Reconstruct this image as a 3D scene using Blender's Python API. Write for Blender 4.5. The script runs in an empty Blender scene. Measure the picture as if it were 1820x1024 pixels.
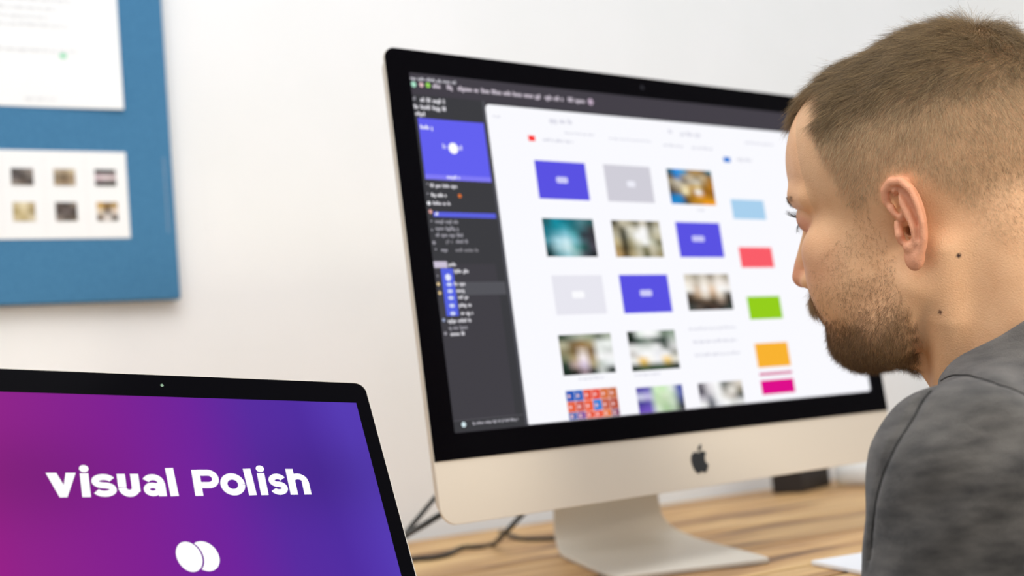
import bpy, math, random
import numpy as np
from mathutils import Vector, Matrix
random.seed(7); rng = np.random.default_rng(11)
C = bpy.context.scene.collection
Z0 = 0.9106                      # camera height over the floor
DESK = Z0 - 0.17057              # desk top height

# ------------------------------------------------------------------ materials
def lin(c):
    c = c/255.0
    return c/12.92 if c <= 0.04045 else ((c+0.055)/1.055)**2.4
def rgb(h):
    if isinstance(h, str): h = (int(h[0:2],16), int(h[2:4],16), int(h[4:6],16))
    return tuple(lin(float(v)) for v in h)
def mat(name, col=(200,200,200), rough=0.5, metal=0.0, spec=0.5, emit=None, es=1.0, coat=0.0):
    m = bpy.data.materials.new(name); m.use_nodes = True
    b = m.node_tree.nodes['Principled BSDF']
    b.inputs['Base Color'].default_value = (*rgb(col), 1)
    b.inputs['Roughness'].default_value = rough; b.inputs['Metallic'].default_value = metal
    b.inputs['Specular IOR Level'].default_value = spec
    b.inputs['Coat Weight'].default_value = coat
    if emit:
        b.inputs['Emission Color'].default_value = (*rgb(emit), 1); b.inputs['Emission Strength'].default_value = es
    return m
def N(m, t, **kw):
    n = m.node_tree.nodes.new(t)
    for k, v in kw.items(): setattr(n, k, v)
    return n
def bsdf(m): return m.node_tree.nodes['Principled BSDF']
def link(m, a, b): m.node_tree.links.new(a, b)
def noise_mix(m, ca, cb, scale, detail=4, stretch=(1,1,1), rot=(0,0,0), ramp=(0.35,0.65), bump=0.0, bscale=None, dist=0.0):
    tc = N(m, 'ShaderNodeTexCoord'); mp = N(m, 'ShaderNodeMapping'); mp.inputs['Scale'].default_value = stretch
    mp.inputs['Rotation'].default_value = rot
    nz = N(m, 'ShaderNodeTexNoise'); nz.inputs['Scale'].default_value = scale; nz.inputs['Detail'].default_value = detail
    nz.inputs['Distortion'].default_value = dist
    cr = N(m, 'ShaderNodeValToRGB'); e = cr.color_ramp.elements
    e[0].position, e[1].position = ramp; e[0].color = (*rgb(ca),1); e[1].color = (*rgb(cb),1)
    link(m, tc.outputs['Object'], mp.inputs['Vector']); link(m, mp.outputs['Vector'], nz.inputs['Vector'])
    link(m, nz.outputs['Fac'], cr.inputs['Fac']); link(m, cr.outputs['Color'], bsdf(m).inputs['Base Color'])
    if bump:
        n2 = N(m, 'ShaderNodeTexNoise'); n2.inputs['Scale'].default_value = bscale or scale*4; n2.inputs['Detail'].default_value = 3
        bp = N(m, 'ShaderNodeBump'); bp.inputs['Strength'].default_value = bump; bp.inputs['Distance'].default_value = 0.001
        link(m, tc.outputs['Object'], n2.inputs['Vector']); link(m, n2.outputs['Fac'], bp.inputs['Height']); link(m, bp.outputs['Normal'], bsdf(m).inputs['Normal'])
    return cr

# ------------------------------------------------------------------ mesh helpers
def mesh_obj(name, verts, faces, m=None, parent=None, smooth=False, mats=None, fm=None, cols=None, bevel=0.0, seg=2):
    me = bpy.data.meshes.new(name)
    org = Vector((0,0,0)) if parent is None else parent['_o']
    v = np.asarray(verts, dtype=np.float64) - np.array(org)
    me.from_pydata(v.tolist(), [], [tuple(int(i) for i in f) for f in faces]); 
    for x in (mats or ([m] if m else [])): me.materials.append(x)
    if fm is not None: me.polygons.foreach_set('material_index', np.asarray(fm, dtype=np.int32))
    if smooth: me.polygons.foreach_set('use_smooth', np.ones(len(me.polygons), dtype=bool))
    if cols is not None:
        a = me.color_attributes.new('Col', 'FLOAT_COLOR', 'POINT')
        a.data.foreach_set('color', np.asarray(cols, dtype=np.float32).ravel())
    me.update()
    o = bpy.data.objects.new(name, me); C.objects.link(o)
    if parent is not None:
        o.parent = parent['_p']
    if bevel:
        b = o.modifiers.new('Bevel', 'BEVEL'); b.width = bevel; b.segments = seg; b.limit_method = 'ANGLE'; b.angle_limit = math.radians(40)
    return o
def tag(o, label=None, cat=None, group=None, kind=None):
    if label: o['label'] = label
    if cat: o['category'] = cat
    if group: o['group'] = group
    if kind: o['kind'] = kind
    return o
def thing(name, label, cat, loc, group=None):
    o = bpy.data.objects.new(name, None); C.objects.link(o); o.location = loc; o.empty_display_size = 0.02
    tag(o, label, cat, group)
    return {'_p': o, '_o': Vector(loc)}
def sub(par, o): return {'_p': o, '_o': par['_o']}      # a part as parent of sub-parts (it sits at its thing's origin)

class Frame:
    def __init__(s, o, u, v):
        s.o = np.array(o, float); s.u = np.array(u, float); s.v = np.array(v, float); s.w = np.cross(s.u, s.v)
    def __call__(s, p):
        p = np.atleast_2d(np.asarray(p, float)); return s.o + p[:, :1]*s.u + p[:, 1:2]*s.v + p[:, 2:3]*s.w
def box(fr, u0, u1, v0, v1, w0, w1):
    v = [(u,vv,w) for w in (w0,w1) for vv in (v0,v1) for u in (u0,u1)]
    f = [(0,2,3,1),(4,5,7,6),(0,1,5,4),(2,6,7,3),(0,4,6,2),(1,3,7,5)]
    return fr(v), f
def join(parts):
    V, F = [], []; n = 0
    for v, f in parts:
        V.append(np.asarray(v)); F += [tuple(i+n for i in q) for q in f]; n += len(v)
    return np.vstack(V), F
def rrect(u0, u1, v0, v1, r, n=10):
    # r: (bl, br, tr, tl)
    out = []
    for (cu, cv, rr, a0) in ((u0, v0, r[0], 180), (u1, v0, r[1], 270), (u1, v1, r[2], 0), (u0, v1, r[3], 90)):
        if rr <= 0: out.append((cu, cv)); continue
        cx = cu + rr if cu == u0 else cu - rr; cy = cv + rr if cv == v0 else cv - rr
        for k in range(n+1):
            a = math.radians(a0 + 90*k/n); out.append((cx + rr*math.cos(a), cy + rr*math.sin(a)))
    return out
def loft(fr, rings, cap0=True, cap1=True):
    n = len(rings[0]); V = np.vstack([fr(r) for r in rings]); F = []
    for k in range(len(rings)-1):
        for i in range(n):
            j = (i+1) % n; F.append((k*n+i, k*n+j, (k+1)*n+j, (k+1)*n+i))
    if cap0: F.append(tuple(range(n))[::-1])
    if cap1: F.append(tuple(range((len(rings)-1)*n, len(rings)*n)))
    return V, F
def ring(ol, w, s=0.0, c=None):
    # outline shrunk towards its centre by distance s
    a = np.array(ol); ctr = (a.max(0)+a.min(0))/2 if c is None else np.array(c); h = (a.max(0)-a.min(0))/2
    k = np.maximum(h - s, 1e-4)/h
    return [(ctr[0]+(p[0]-ctr[0])*k[0], ctr[1]+(p[1]-ctr[1])*k[1], w) for p in a]
def tube(pts, r, n=10):
    P = np.array(pts, float); V, F = [], []
    # catmull resample
    Q = []
    for i in range(len(P)-1):
        p0 = P[max(i-1,0)]; p1 = P[i]; p2 = P[i+1]; p3 = P[min(i+2, len(P)-1)]
        for t in np.linspace(0, 1, 9)[:-1]:
            Q.append(0.5*((2*p1)+(-p0+p2)*t+(2*p0-5*p1+4*p2-p3)*t*t+(-p0+3*p1-3*p2+p3)*t**3))
    Q.append(P[-1]); Q = np.array(Q)
    R = np.full(len(Q), r) if np.isscalar(r) else np.interp(np.linspace(0,1,len(Q)), np.linspace(0,1,len(r)), r)
    up = np.array([0.13,0.2,0.97])
    for i, q in enumerate(Q):
        t = Q[min(i+1,len(Q)-1)]-Q[max(i-1,0)]; t /= np.linalg.norm(t)+1e-12
        a = np.cross(t, up); a /= np.linalg.norm(a)+1e-12; b = np.cross(t, a)
        for k in range(n):
            an = 2*math.pi*k/n; V.append(q + R[i]*(math.cos(an)*a+math.sin(an)*b))
    for i in range(len(Q)-1):
        for k in range(n):
            l = (k+1) % n; F.append((i*n+k, i*n+l, (i+1)*n+l, (i+1)*n+k))
    F.append(tuple(range(n))[::-1]); F.append(tuple(range((len(Q)-1)*n, len(Q)*n)))
    return np.array(V), F

# ------------------------------------------------------------------ camera
f_px, pitch, roll = 2263.81, -0.09816, -0.09107
fw = np.array([0, math.cos(pitch), -math.sin(pitch)]); rt = np.array([1.0,0,0]); up_ = np.cross(rt, fw)
cr_ = math.cos(roll)*rt + math.sin(roll)*up_; cu_ = -math.sin(roll)*rt + math.cos(roll)*up_
cam = bpy.data.cameras.new('camera'); co = bpy.data.objects.new('camera', cam); C.objects.link(co)
mw = Matrix.Identity(4)
for i in range(3): mw[i][0] = cr_[i]; mw[i][1] = cu_[i]; mw[i][2] = -fw[i]
mw[0][3], mw[1][3], mw[2][3] = 0, 0, Z0
co.matrix_world = mw
cam.lens = f_px/1820*36; cam.sensor_width = 36; cam.clip_start = 0.02
cam.dof.use_dof = True; cam.dof.focus_distance = 0.90; cam.dof.aperture_fstop = 4.2
bpy.context.scene.camera = co

# ------------------------------------------------------------------ room shell
yw = 0.51974
Tn = np.array([math.cos(yw), math.sin(yw), 0]); Nn = np.array([-math.sin(yw), math.cos(yw), 0]); Zu = np.array([0,0,1.0])
WN = 1.76746                                   # distance of the back wall
wall_m = mat('warm white wall paint', (243,239,231), 0.9, spec=0.2)
noise_mix(wall_m, (240,240,237), (245,244,242), 3.0, 3, bump=0.15, bscale=180)
floor_m = mat('pale floor', (170,166,160), 0.6); noise_mix(floor_m, (152,148,142), (180,176,170), 2.0)
RM = Frame((0,0,0), Tn, Nn)                    # u along the wall, v towards it, w up
TR_ = float(np.dot(np.array([0.99355, 2.60488, 0]), Tn)); TL_ = -2.6; FRONT = -2.4; CEIL = 2.6
for nm, b in dict(wall_back=(TL_-.1, TR_+.1, WN, WN+.1, 0, CEIL), wall_right=(TR_, TR_+.1, FRONT, WN, 0, CEIL), wall_left=(TL_-.1, TL_, FRONT, WN, 0, CEIL),
                  floor=(TL_-.1, TR_+.1, FRONT, WN+.1, -.1, 0)).items():
    v, f = box(RM, *b); o = mesh_obj(nm, v, f, floor_m if nm == 'floor' else wall_m); tag(o, kind='structure')
v, f = box(RM, TL_, TR_, WN-.012, WN, 0, .08); tag(mesh_obj('baseboard_back', v, f, mat('white baseboard', (235,232,226), .5), bevel=.002), kind='structure')

# ------------------------------------------------------------------ pinboard on the wall
board_o = np.array([-0.46537, 1.76332, Z0+0.19913]); BF = Frame(board_o, Tn, Zu)     # w points out of the wall towards the room
blue = mat('blue felt', (70,123,160), 0.85, spec=0.2); noise_mix(blue, (66,119,157), (74,129,167), 260, 3, bump=0.25, bscale=900)
pb = thing('pinboard', 'blue fabric pinboard hung on the white wall above the laptop', 'pinboard', tuple(board_o))
v, f = box(BF, -1.0, 0.0, 0.0, 0.85, 0.0005, 0.018); mesh_obj('felt_panel', v, f, blue, pb, bevel=.002)
paper = mat('white paper', (246,246,244), 0.8, spec=0.2)
faint = mat('faint grey print', (222,223,224), 0.8); grn = mat('green dot', (150,222,180), 0.7)
def sheet(name, label, u0, u1, v0, v1, w=0.0186, curl=0.004):
    th = thing(name, label, 'paper', tuple(BF([(u0, v0, w)])[0]), 'papers pinned to the blue board')
    nu, nv = 12, 10; V = []
    for l in range(2):
        for j in range(nv+1):
            for i in range(nu+1):
                a, b = i/nu, j/nv
                V.append((u0+(u1-u0)*a, v0+(v1-v0)*b, w + curl*max(0, (a-.75)/.25)**2*max(0,(.4-b)/.4) + l*0.0005))
    F = []; n1 = (nu+1)*(nv+1)
    for j in range(nv):
        for i in range(nu):
            q = j*(nu+1)+i; F.append((q, q+nu+1, q+nu+2, q+1)); F.append((n1+q, n1+q+1, n1+q+nu+2, n1+q+nu+1))
    for i in range(nu): F.append((i, i+1, n1+i+1, n1+i)); k = nv*(nu+1)+i; F.append((k, n1+k, n1+k+1, k+1))
    for j in range(nv): k = j*(nu+1); F.append((k, n1+k, n1+k+nu+1, k+nu+1)); k += nu; F.append((k, k+nu+1, n1+k+nu+1, n1+k))
    mesh_obj('sheet', BF(V), F, paper, th, smooth=False)
    return th
# ---- tiles with colours per vertex (prints and screen pictures)
class Canvas:
    def __init__(s, fr): s.fr = fr; s.V = []; s.F = []; s.K = []
    def quad(s, u0, u1, v0, v1, c, w, cu=None):
        n = len(s.V); s.V += [(u0,v0,w),(u1,v0,w),(u1,v1,w),(u0,v1,w)]; s.F.append((n,n+1,n+2,n+3)); s.K += [(*rgb(c),1)]*4
    def poly(s, pts, c, w):
        n = len(s.V); s.V += [(p[0],p[1],w) for p in pts]; s.F.append(tuple(range(n, n+len(pts)))); s.K += [(*rgb(c),1)]*len(pts)
    def disc(s, u, v, r, c, w, ry=None, n=18):
        s.poly([(u+r*math.cos(2*math.pi*k/n), v+(ry or r)*math.sin(2*math.pi*k/n)) for k in range(n)], c, w)
    def grid(s, u0, u1, v0, v1, rows, w, jit=0.0):
        # rows top to bottom, colours at cell centres, blended between
        R = [r.split() for r in rows]; nr, nc = len(R), len(R[0]); n = len(s.V); q = 2
        for j in range(nr*q+1):
            for i in range(nc*q+1):
                y = min(max(j/q-.5, 0), nr-1); x = min(max(i/q-.5, 0), nc-1)
                j0, i0 = int(y), int(x); j1, i1 = min(j0+1,nr-1), min(i0+1,nc-1); fy, fx = y-j0, x-i0
                c = np.zeros(3)
                for (jj, ii, ww) in ((j0,i0,(1-fy)*(1-fx)),(j0,i1,(1-fy)*fx),(j1,i0,fy*(1-fx)),(j1,i1,fy*fx)): c += ww*np.array(rgb(R[jj][ii]))
                c *= 1 + jit*random.uniform(-1, 1)
                s.V.append((u0+(u1-u0)*i/(nc*q), v1-(v1-v0)*j/(nr*q), w)); s.K.append((*np.clip(c,0,1),1))
        for j in range(nr*q):
            for i in range(nc*q):
                a = n+j*(nc*q+1)+i; s.F.append((a, a+nc*q+1, a+nc*q+2, a+1))
    def words(s, u0, u1, v, h, c, w, wl=(2,6)):
        u = u0
        while u < u1 - h*.3:
            for _ in range(random.randint(*wl)):
                ww = h*random.uniform(.38,.62)
                if u+ww > u1: break
                k = random.random(); lo, hi = (v-h*.33, v+h*.33) if k < .6 else ((v-h*.33, v+h*.62) if k < .85 else (v-h*.6, v+h*.33))
                s.quad(u, u+ww*.82, lo, hi, c, w); u += ww
            u += h*.5
    def build(s, name, m, parent, **k): return mesh_obj(name, s.fr(s.V), s.F, m, parent, cols=s.K, **k)
def attr_mat(name, emit=False, strength=1.0, rough=0.6):
    m = mat(name, (10,10,10), rough); a = N(m, 'ShaderNodeAttribute', attribute_name='Col')
    if emit:
        link(m, a.outputs['Color'], bsdf(m).inputs['Emission Color']); bsdf(m).inputs['Emission Strength'].default_value = strength
        bsdf(m).inputs['Specular IOR Level'].default_value = 0.015
    else: link(m, a.outputs['Color'], bsdf(m).inputs['Base Color'])
    return m
print_m = attr_mat('printed ink', rough=.8)
s1 = sheet('pinned_paper', 'large white paper with a small green dot pinned at the top of the blue board', -.60, -.0628, .2638, .72)
cv = Canvas(BF)
cv.disc(-.1385, .3355, .0048, (140,222,175), .0200, .0035)
for k, (a, b, v) in enumerate([(-.23,-.12,.412),(-.24,-.14,.40),(-.25,-.15,.388),(-.22,-.13,.377),(-.25,-.10,.342),(-.19,-.15,.275)]):
    cv.words(a, b, v, .005, (228,228,228) , .0199)
cv.build('printed_marks', print_m, s1)
s2 = sheet('pinned_paper', 'wide white paper strip of small photographs pinned low on the blue board', -.46, -.0635, .0856, .2044, curl=0)
ph = {0: ["4a4440 6a625c 8a8078","585050 38302c 706860","8c8278 6a5c50 4c4440"], 1: ["b8a890 a08c70 c8b898","807058 5c4c38 9c8468","a89478 8c7458 b09c80"],
      2: ["3c3834 2c2c2c 484440","e0c8cc ecdcdc d8c4c4","302c2c 3c3834 283028"], 3: ["c8b890 e8dcb8 b8a478","a89460 d8c89c 988458","d0c098 b8a470 d8ccac"],
      4: ["5c5048 3c3430 807468","403834 706460 383030","8c8078 504840 605448"], 5: ["c89c40 70501c a8842c","e8d8c0 302018 f0e0d0","58402c f4ece4 30241c"]}
for r, (v0, v1) in enumerate([(.1575,.1799),(.1095,.1345)]):
    for c in range(-4, 3):
        u0 = -.2127 + c*.0533
        if u0 < -.45: continue
        k = (c % 3) + 3*r
        cv = Canvas(BF); cv.grid(u0, u0+.0275, v0, v1, ph[k], .0200); cv.build('photograph', print_m, s2)
cv = Canvas(BF)
for k in range(-3, 4): cv.quad(-.1185+.0533*k-.0002, -.1185+.0533*k+.0002, .092, .198, (228,228,226), .0199)
cv.build('column_lines', print_m, s2)

# ------------------------------------------------------------------ desk
yd = math.radians(31.6); Td = np.array([math.cos(yd), math.sin(yd), 0]); Nd = np.array([-math.sin(yd), math.cos(yd), 0])
DF = Frame((0,0,0), Td, Nd)
wood = mat('knotty light wood', (205,165,110), 0.55, spec=0.35)
def wood_nodes(m):
    tc = N(m, 'ShaderNodeTexCoord'); mp = N(m, 'ShaderNodeMapping'); mp.inputs['Rotation'].default_value = (0,0,-yd)
    link(m, tc.outputs['Object'], mp.inputs['Vector'])
    mp2 = N(m, 'ShaderNodeMapping'); mp2.inputs['Scale'].default_value = (2.2, 11, 5); link(m, mp.outputs['Vector'], mp2.inputs['Vector'])
    nz = N(m, 'ShaderNodeTexNoise'); nz.inputs['Scale'].default_value = 1.6; nz.inputs['Detail'].default_value = 6; nz.inputs['Distortion'].default_value = .6
    link(m, mp2.outputs['Vector'], nz.inputs['Vector'])
    cr = N(m, 'ShaderNodeValToRGB'); e = cr.color_ramp.elements
    e[0].position = .32; e[0].color = (*rgb((112,80,52)),1); e[1].position = .66; e[1].color = (*rgb((228,190,132)),1)
    x = e.new(.47); x.color = (*rgb((196,152,100)),1)
    link(m, nz.outputs['Fac'], cr.inputs['Fac'])
    mp3 = N(m, 'ShaderNodeMapping'); mp3.inputs['Scale'].default_value = (6, 160, 20); link(m, mp.outputs['Vector'], mp3.inputs['Vector'])
    n3 = N(m, 'ShaderNodeTexNoise'); n3.inputs['Scale'].default_value = 1.5; n3.inputs['Detail'].default_value = 4; link(m, mp3.outputs['Vector'], n3.inputs['Vector'])
    mx = N(m, 'ShaderNodeMix', data_type='RGBA', blend_type='MULTIPLY'); mx.inputs[0].default_value = .35
    c2 = N(m, 'ShaderNodeValToRGB'); c2.color_ramp.elements[0].color = (.45,.36,.28,1); c2.color_ramp.elements[0].position=.3; c2.color_ramp.elements[1].position = .6
    link(m, n3.outputs['Fac'], c2.inputs['Fac']); link(m, cr.outputs['Color'], mx.inputs[6]); link(m, c2.outputs['Color'], mx.inputs[7])
    link(m, mx.outputs[2], bsdf(m).inputs['Base Color'])
wood_nodes(wood)
groove_m = mat('dark gap between planks', (38,28,18), .9)
dk = thing('desk', 'light knotty wood plank desk against the white wall under the monitor', 'desk', tuple(DF([(.7, 1.2, 0)])[0]))
NB = 1.70; NFr = .755; T0, T1 = -.72, 1.93
edges = [NB, 1.50, 1.268, 1.09, .93, .86, NFr]
pl = []
for i in range(len(edges)-1):
    pl.append(box(DF, T0, T1, edges[i+1]+.004, edges[i]-.004, DESK-.032, DESK))
V, F = join(pl); mesh_obj('tabletop', V, F, wood, dk, bevel=.0012)
v, f = box(DF, T0+.004, T1-.004, NFr+.006, NB-.006, DESK-.03, DESK-.008); mesh_obj('groove_filling', v, f, groove_m, dk)
for a in (T0+.09, T1-.09):
    for b in (NFr+.09, NB-.09):
        v, f = box(DF, a-.03, a+.03, b-.03, b+.03, 0, DESK-.032); mesh_obj('leg', v, f, wood, dk, bevel=.003)

# ------------------------------------------------------------------ all-in-one computer
ym, tl = 0.66024, 0.07133
mu = np.array([math.cos(ym), math.sin(ym), 0]); mb = np.array([-math.sin(ym), math.cos(ym), 0])
mv = math.cos(tl)*Zu + math.sin(tl)*mb
MF = Frame((0.1749, 1.32647, Z0-0.03596), mu, mv)         # origin on the line between glass and chin
hw, sb, tb, bb, ch = .325, .02473, .02322, .02353, .05641
aw = hw - sb; ah = 2*aw*9/16; top = bb + ah + tb
alu = mat('brushed aluminium', (214,204,188), 0.6, metal=0.0, spec=.25); bsdf(alu).inputs['Specular IOR Level'].default_value = .5
alu2 = mat('aluminium stand', (214,206,192), 0.5, metal=0.2, spec=.3)
blackg = mat('black bezel glass', (9,8,11), 0.12, spec=0.012)
blackp = mat('black plastic', (14,14,16), 0.35)
base_c = MF([(0, -ch, -.1)])[0]
im = thing('desktop_computer', 'large aluminium all-in-one desktop computer showing a white page of thumbnails', 'computer', (base_c[0], base_c[1], DESK))
ol = rrect(-hw, hw, -ch, top, (.017, .017, .012, .012), 10)
rings = [ring(ol, 0.0, .0004), ring(ol, -.0004, 0), ring(ol, -.0022, 0), ring(ol, -.0055, .0025)]
for k in range(1, 9):
    t = k/8; rings.append(ring(ol, -.0065 - .042*(math.sin(t*math.pi/2)**1.0), .002 + .20*(1-math.cos(t*math.pi/2))))
rings = rings[::-1]
mesh_obj('housing', *loft(MF, rings), alu, im, smooth=True).data.set_sharp_from_angle(angle=math.radians(35)) if False else None
hou = mesh_obj('housing', *loft(MF, rings), alu, im, smooth=True) if not any(o.name == 'housing' for o in C.objects) else C.objects['housing']
hou.data.set_sharp_from_angle(angle=math.radians(30))
gl = rrect(-hw+.0002, hw-.0002, 0, top-.0002, (0, 0, .0115, .0115), 10)
mesh_obj('front_glass', *loft(MF, [ring(gl, -.0002, 0), ring(gl, .0008, 0), ring(gl, .0011, .0004)]), blackg, im)
cvs = Canvas(MF); cvs.disc(0, top-tb/2, .0022, (30,28,40), .00125); cvs.disc(0, top-tb/2, .0011, (10,10,20), .0013)
cvs.build('webcam', print_m, im)
# bitten fruit emblem on the chin (bezier outline)
def bez(path):
    out = []; x = y = 0
    for cmd in path:
        k, a = cmd[0], cmd[1:]
        if k == 'M': x, y = a; out.append((x, y)); continue
        if k == 'c': p = [(x+a[i], y+a[i+1]) for i in (0,2,4)]
        if k == 'C': p = [(a[i], a[i+1]) for i in (0,2,4)]
        for t in np.linspace(0, 1, 11)[1:]:
            out.append(tuple((1-t)**3*np.array((x,y))+3*(1-t)**2*t*np.array(p[0])+3*(1-t)*t*t*np.array(p[1])+t**3*np.array(p[2])))
        x, y = p[2]
    return out
body = bez([('M',12.152,6.896),('c',-.948,0,-2.415,-1.078,-3.96,-1.04),('c',-2.04,.027,-3.91,1.183,-4.961,3.014),('c',-2.117,3.675,-.546,9.103,1.519,12.09),
 ('c',1.013,1.454,2.208,3.09,3.792,3.039),('c',1.52,-.065,2.09,-.987,3.935,-.987),('c',1.831,0,2.35,.987,3.96,.948),('c',1.637,-.026,2.676,-1.48,3.676,-2.948),
 ('c',1.156,-1.688,1.636,-3.325,1.662,-3.415),('c',-.039,-.013,-3.182,-1.221,-3.22,-4.857),('c',-.026,-3.04,2.48,-4.494,2.597,-4.559),('c',-1.429,-2.09,-3.623,-2.324,-4.39,-2.376),('c',-2,-.156,-3.675,1.09,-4.61,1.09)])
leaf = bez([('M',15.53,3.83),('c',.843,-1.012,1.4,-2.427,1.245,-3.83),('c',-1.207,.052,-2.662,.805,-3.532,1.818),('c',-.78,.896,-1.454,2.338,-1.273,3.714),('c',1.338,.104,2.715,-.688,3.559,-1.701)])
LV, LF = [], []
for part in (body, leaf):
    pts = [((x-12.2)*.00122, -.0275-(y-12.0)*.00122) for x, y in part]
    if np.hypot(pts[0][0]-pts[-1][0], pts[0][1]-pts[-1][1]) < 3e-4: pts = pts[:-1]
    pts = pts[::-1]
    v, f = loft(MF, [[(p[0],p[1],-.0002) for p in pts], [(p[0],p[1],.0006) for p in pts]]); LV.append((v, f))
mesh_obj('fruit_emblem', *join(LV), blackp, im)
# stand: bent foot, neck behind the chin then plate forward on the desk
su = .889*mu - .457*mb; sd = .457*mu + .889*mb          # across the foot, and from its front edge to the back
SFr = Frame(MF.o*np.array([1,1,0]) + .024*mu - .065*mb, su, sd); SFr.w = Zu
wd_ = .164
prof = [(.0,.0028,0,0),(.10,.003,0,0),(.20,.0034,0,0),(.236,.0045,0,.001),(.252,.009,0,.008),(.262,.018,0,.020),(.266,.032,0,.030),(.264,.05,.0005,.034),(.256,.08,.001,.036),(.238,.125,.002,.036),(.205,.175,.003,.036),(.150,.235,.004,.036)]
Pq = np.array(prof); Q = []
for i in range(len(Pq)-1):
    p0=Pq[max(i-1,0)];p1=Pq[i];p2=Pq[i+1];p3=Pq[min(i+2,len(Pq)-1)]
    for t in np.linspace(0,1,7)[:-1]: Q.append(0.5*((2*p1)+(-p0+p2)*t+(2*p0-5*p1+4*p2-p3)*t*t+(-p0+3*p1-3*p2+p3)*t**3))
Q.append(Pq[-1]); Q = np.array(Q); V = []; F = []; nn = len(Q)
for i, q in enumerate(Q):
    t = Q[min(i+1,nn-1),:2]-Q[max(i-1,0),:2]; t /= np.linalg.norm(t); nrm = np.array([-t[1], t[0]]); th = .0026
    cr1 = (.004, .0012, 0)[i] if i < 3 else 0
    for (a, b) in ((-wd_+q[2]+cr1, th), (-q[3]-cr1, th), (-q[3]-cr1, -th), (-wd_+q[2]+cr1, -th)):
        V.append((a, q[0]+nrm[0]*b, max(q[1]+nrm[1]*b, .0002) + DESK))
for i in range(nn-1):
    for k in range(4):
        l = (k+1)%4; F.append((i*4+k, (i+1)*4+k, (i+1)*4+l, i*4+l))
F.append((0,1,2,3)); F.append(tuple(range(4*nn-4, 4*nn))[::-1])
st = mesh_obj('stand', SFr(np.array(V)), F, alu2, im, smooth=True, bevel=.001); st.data.set_sharp_from_angle(angle=math.radians(40))

# ---- what the big screen shows
scr = attr_mat('lit screen picture', True, 1.0, .12)
cv = Canvas(MF); mm = .001
A0, A1, B0, B1 = -aw, aw, bb, bb+ah
L0, L1, L2, L3, L4 = .0013, .00145, .0016, .00175, .0019
def R_(a, b, c, d, col, w): cv.quad(a*mm, b*mm, c*mm, d*mm, col, w)
cv.poly(rrect(A0, A1, B0, B1, (.001,.004,.001,.001), 4), (62,60,66), L0)
R_(-300.2, 300, 340, 361, (66,62,70), L1)                      # menu strip
R_(-300.2, -219.5, 24.2, 340, (58,58,62), L1); R_(-219.5, -217.3, 24.2, 340, (84,84,92), L1)
R_(-300.2, -230, 34, 178, (64,62,68), L2-.00005)
W = [(a*mm, b*mm) for a, b in rrect(-216.5, 297.5, 24.6, 337, (1, 4, 1, 5), 5)]
cv.poly(W, (250,250,255), L1)
P1, P2c = (88,80,226), (84,74,222)
def T(u0,u1,v0,v1,rows): cv.grid(u0*mm,u1*mm,v0*mm,v1*mm,rows,L2,.06)
def word(u0,u1,v,h,c,w=L3,wl=(2,6)): cv.words(u0*mm,u1*mm,v*mm,h*mm,c,w,wl)
for (a,b,c,d) in ((-165,-99,244,283.2),(17.3,85.2,185.3,224),(-75.2,-6.8,126.6,166.6)): R_(a,b,c,d,P1,L2)
def pill(u, v, c, w=11, h=5): cv.poly([(x*mm, y*mm) for x, y in rrect(u-w/2, u+w/2, v-h/2, v+h/2, (2,2,2,2), 4)], c, L3)
pill(-132.5, 264, (206,204,250), 15, 6.5); pill(48.5, 205.8, (200,198,250), 19, 6.5); pill(-41, 147.2, (206,204,250), 17, 6.5)
R_(-74,-8,244,283.4,(208,206,216),L2); R_(-164,-98.5,127.2,166.5,(232,231,240),L2)
pill(-38.5, 263.6, (238,238,248), 12, 6.5); pill(-133, 147, (252,252,255), 16, 7)
T(16.6,85.4,244,283.2,["20607c 1e90e8 3898c8 987c58 b08c50 907048 206878","6c5c44 2c7cc0 a09078 cbb898 98886c c8b490 9c7030","a89c84 c8c0b0 787068 b8b0a0 d0c8b8 a88c60 a87428","807460 b8ac98 e8d8b0 c8a058 d8b870 8c6420 b87818","504840 8c7c60 fff0c0 a87820 ffffff a06818 98601c","1878b8 2088c8 806020 a8741c d89830 c88418 b07820","1c88d0 1e80c0 48483c b88020 c08828 f09c10 f0a018"])
T(-165.6,-99.6,185.4,224.2,["205c64 0c8ca0 107888 1c6c78 508088 2c5c60","1c7080 188898 3ca0b0 287078 406c74 3c3c40","287888 60a8b8 88c8d8 50a0a8 303840 34343c","5898a8 b0dce8 c8e8f0 80c0cc 48646c 3c3840","406870 a8d0d8 d0ecf0 68a8a8 1c5450 484450","143438 70a0a8 a0ccd4 90b8b8 485058 202428"])
T(-74.6,-6.8,185.2,224,["504c3c c8c0a8 b0a890 706c54 d8d0c0 484838 a8a088","a09880 504c38 e0dccc d8d4c8 ffffff 908c78 d0ccb8","b8b098 1c2014 c8c4b0 ffffff ffffff a8a48c c8c0a4","c8b890 302c1c a8a080 e8e4d4 fffffc c8c8b4 787458","a89060 20180c 908460 b8b49c 787454 d0c8b0 a09c80","b89868 4c3c20 b0a078 c8c0a8 585838 b8b098 988c68"])
T(17.8,86.1,127.4,166.8,["d0c8b8 a8a090 d8d0c4 988c7c e0d8cc b0a898","f0e8dc c8bcac f4ece0 d0c4b4 f8f0e8 e0d8d0","fcf8f0 d0b8a0 fcf8f4 e8c8a8 fffcf8 fcf8f4","584c40 b89c80 f0e4d4 a88868 e8dccc 484038","302820 483c30 685444 3c3428 9c8878 28241c","404440 584c44 282420 483830 302c28 343c38"])
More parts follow.
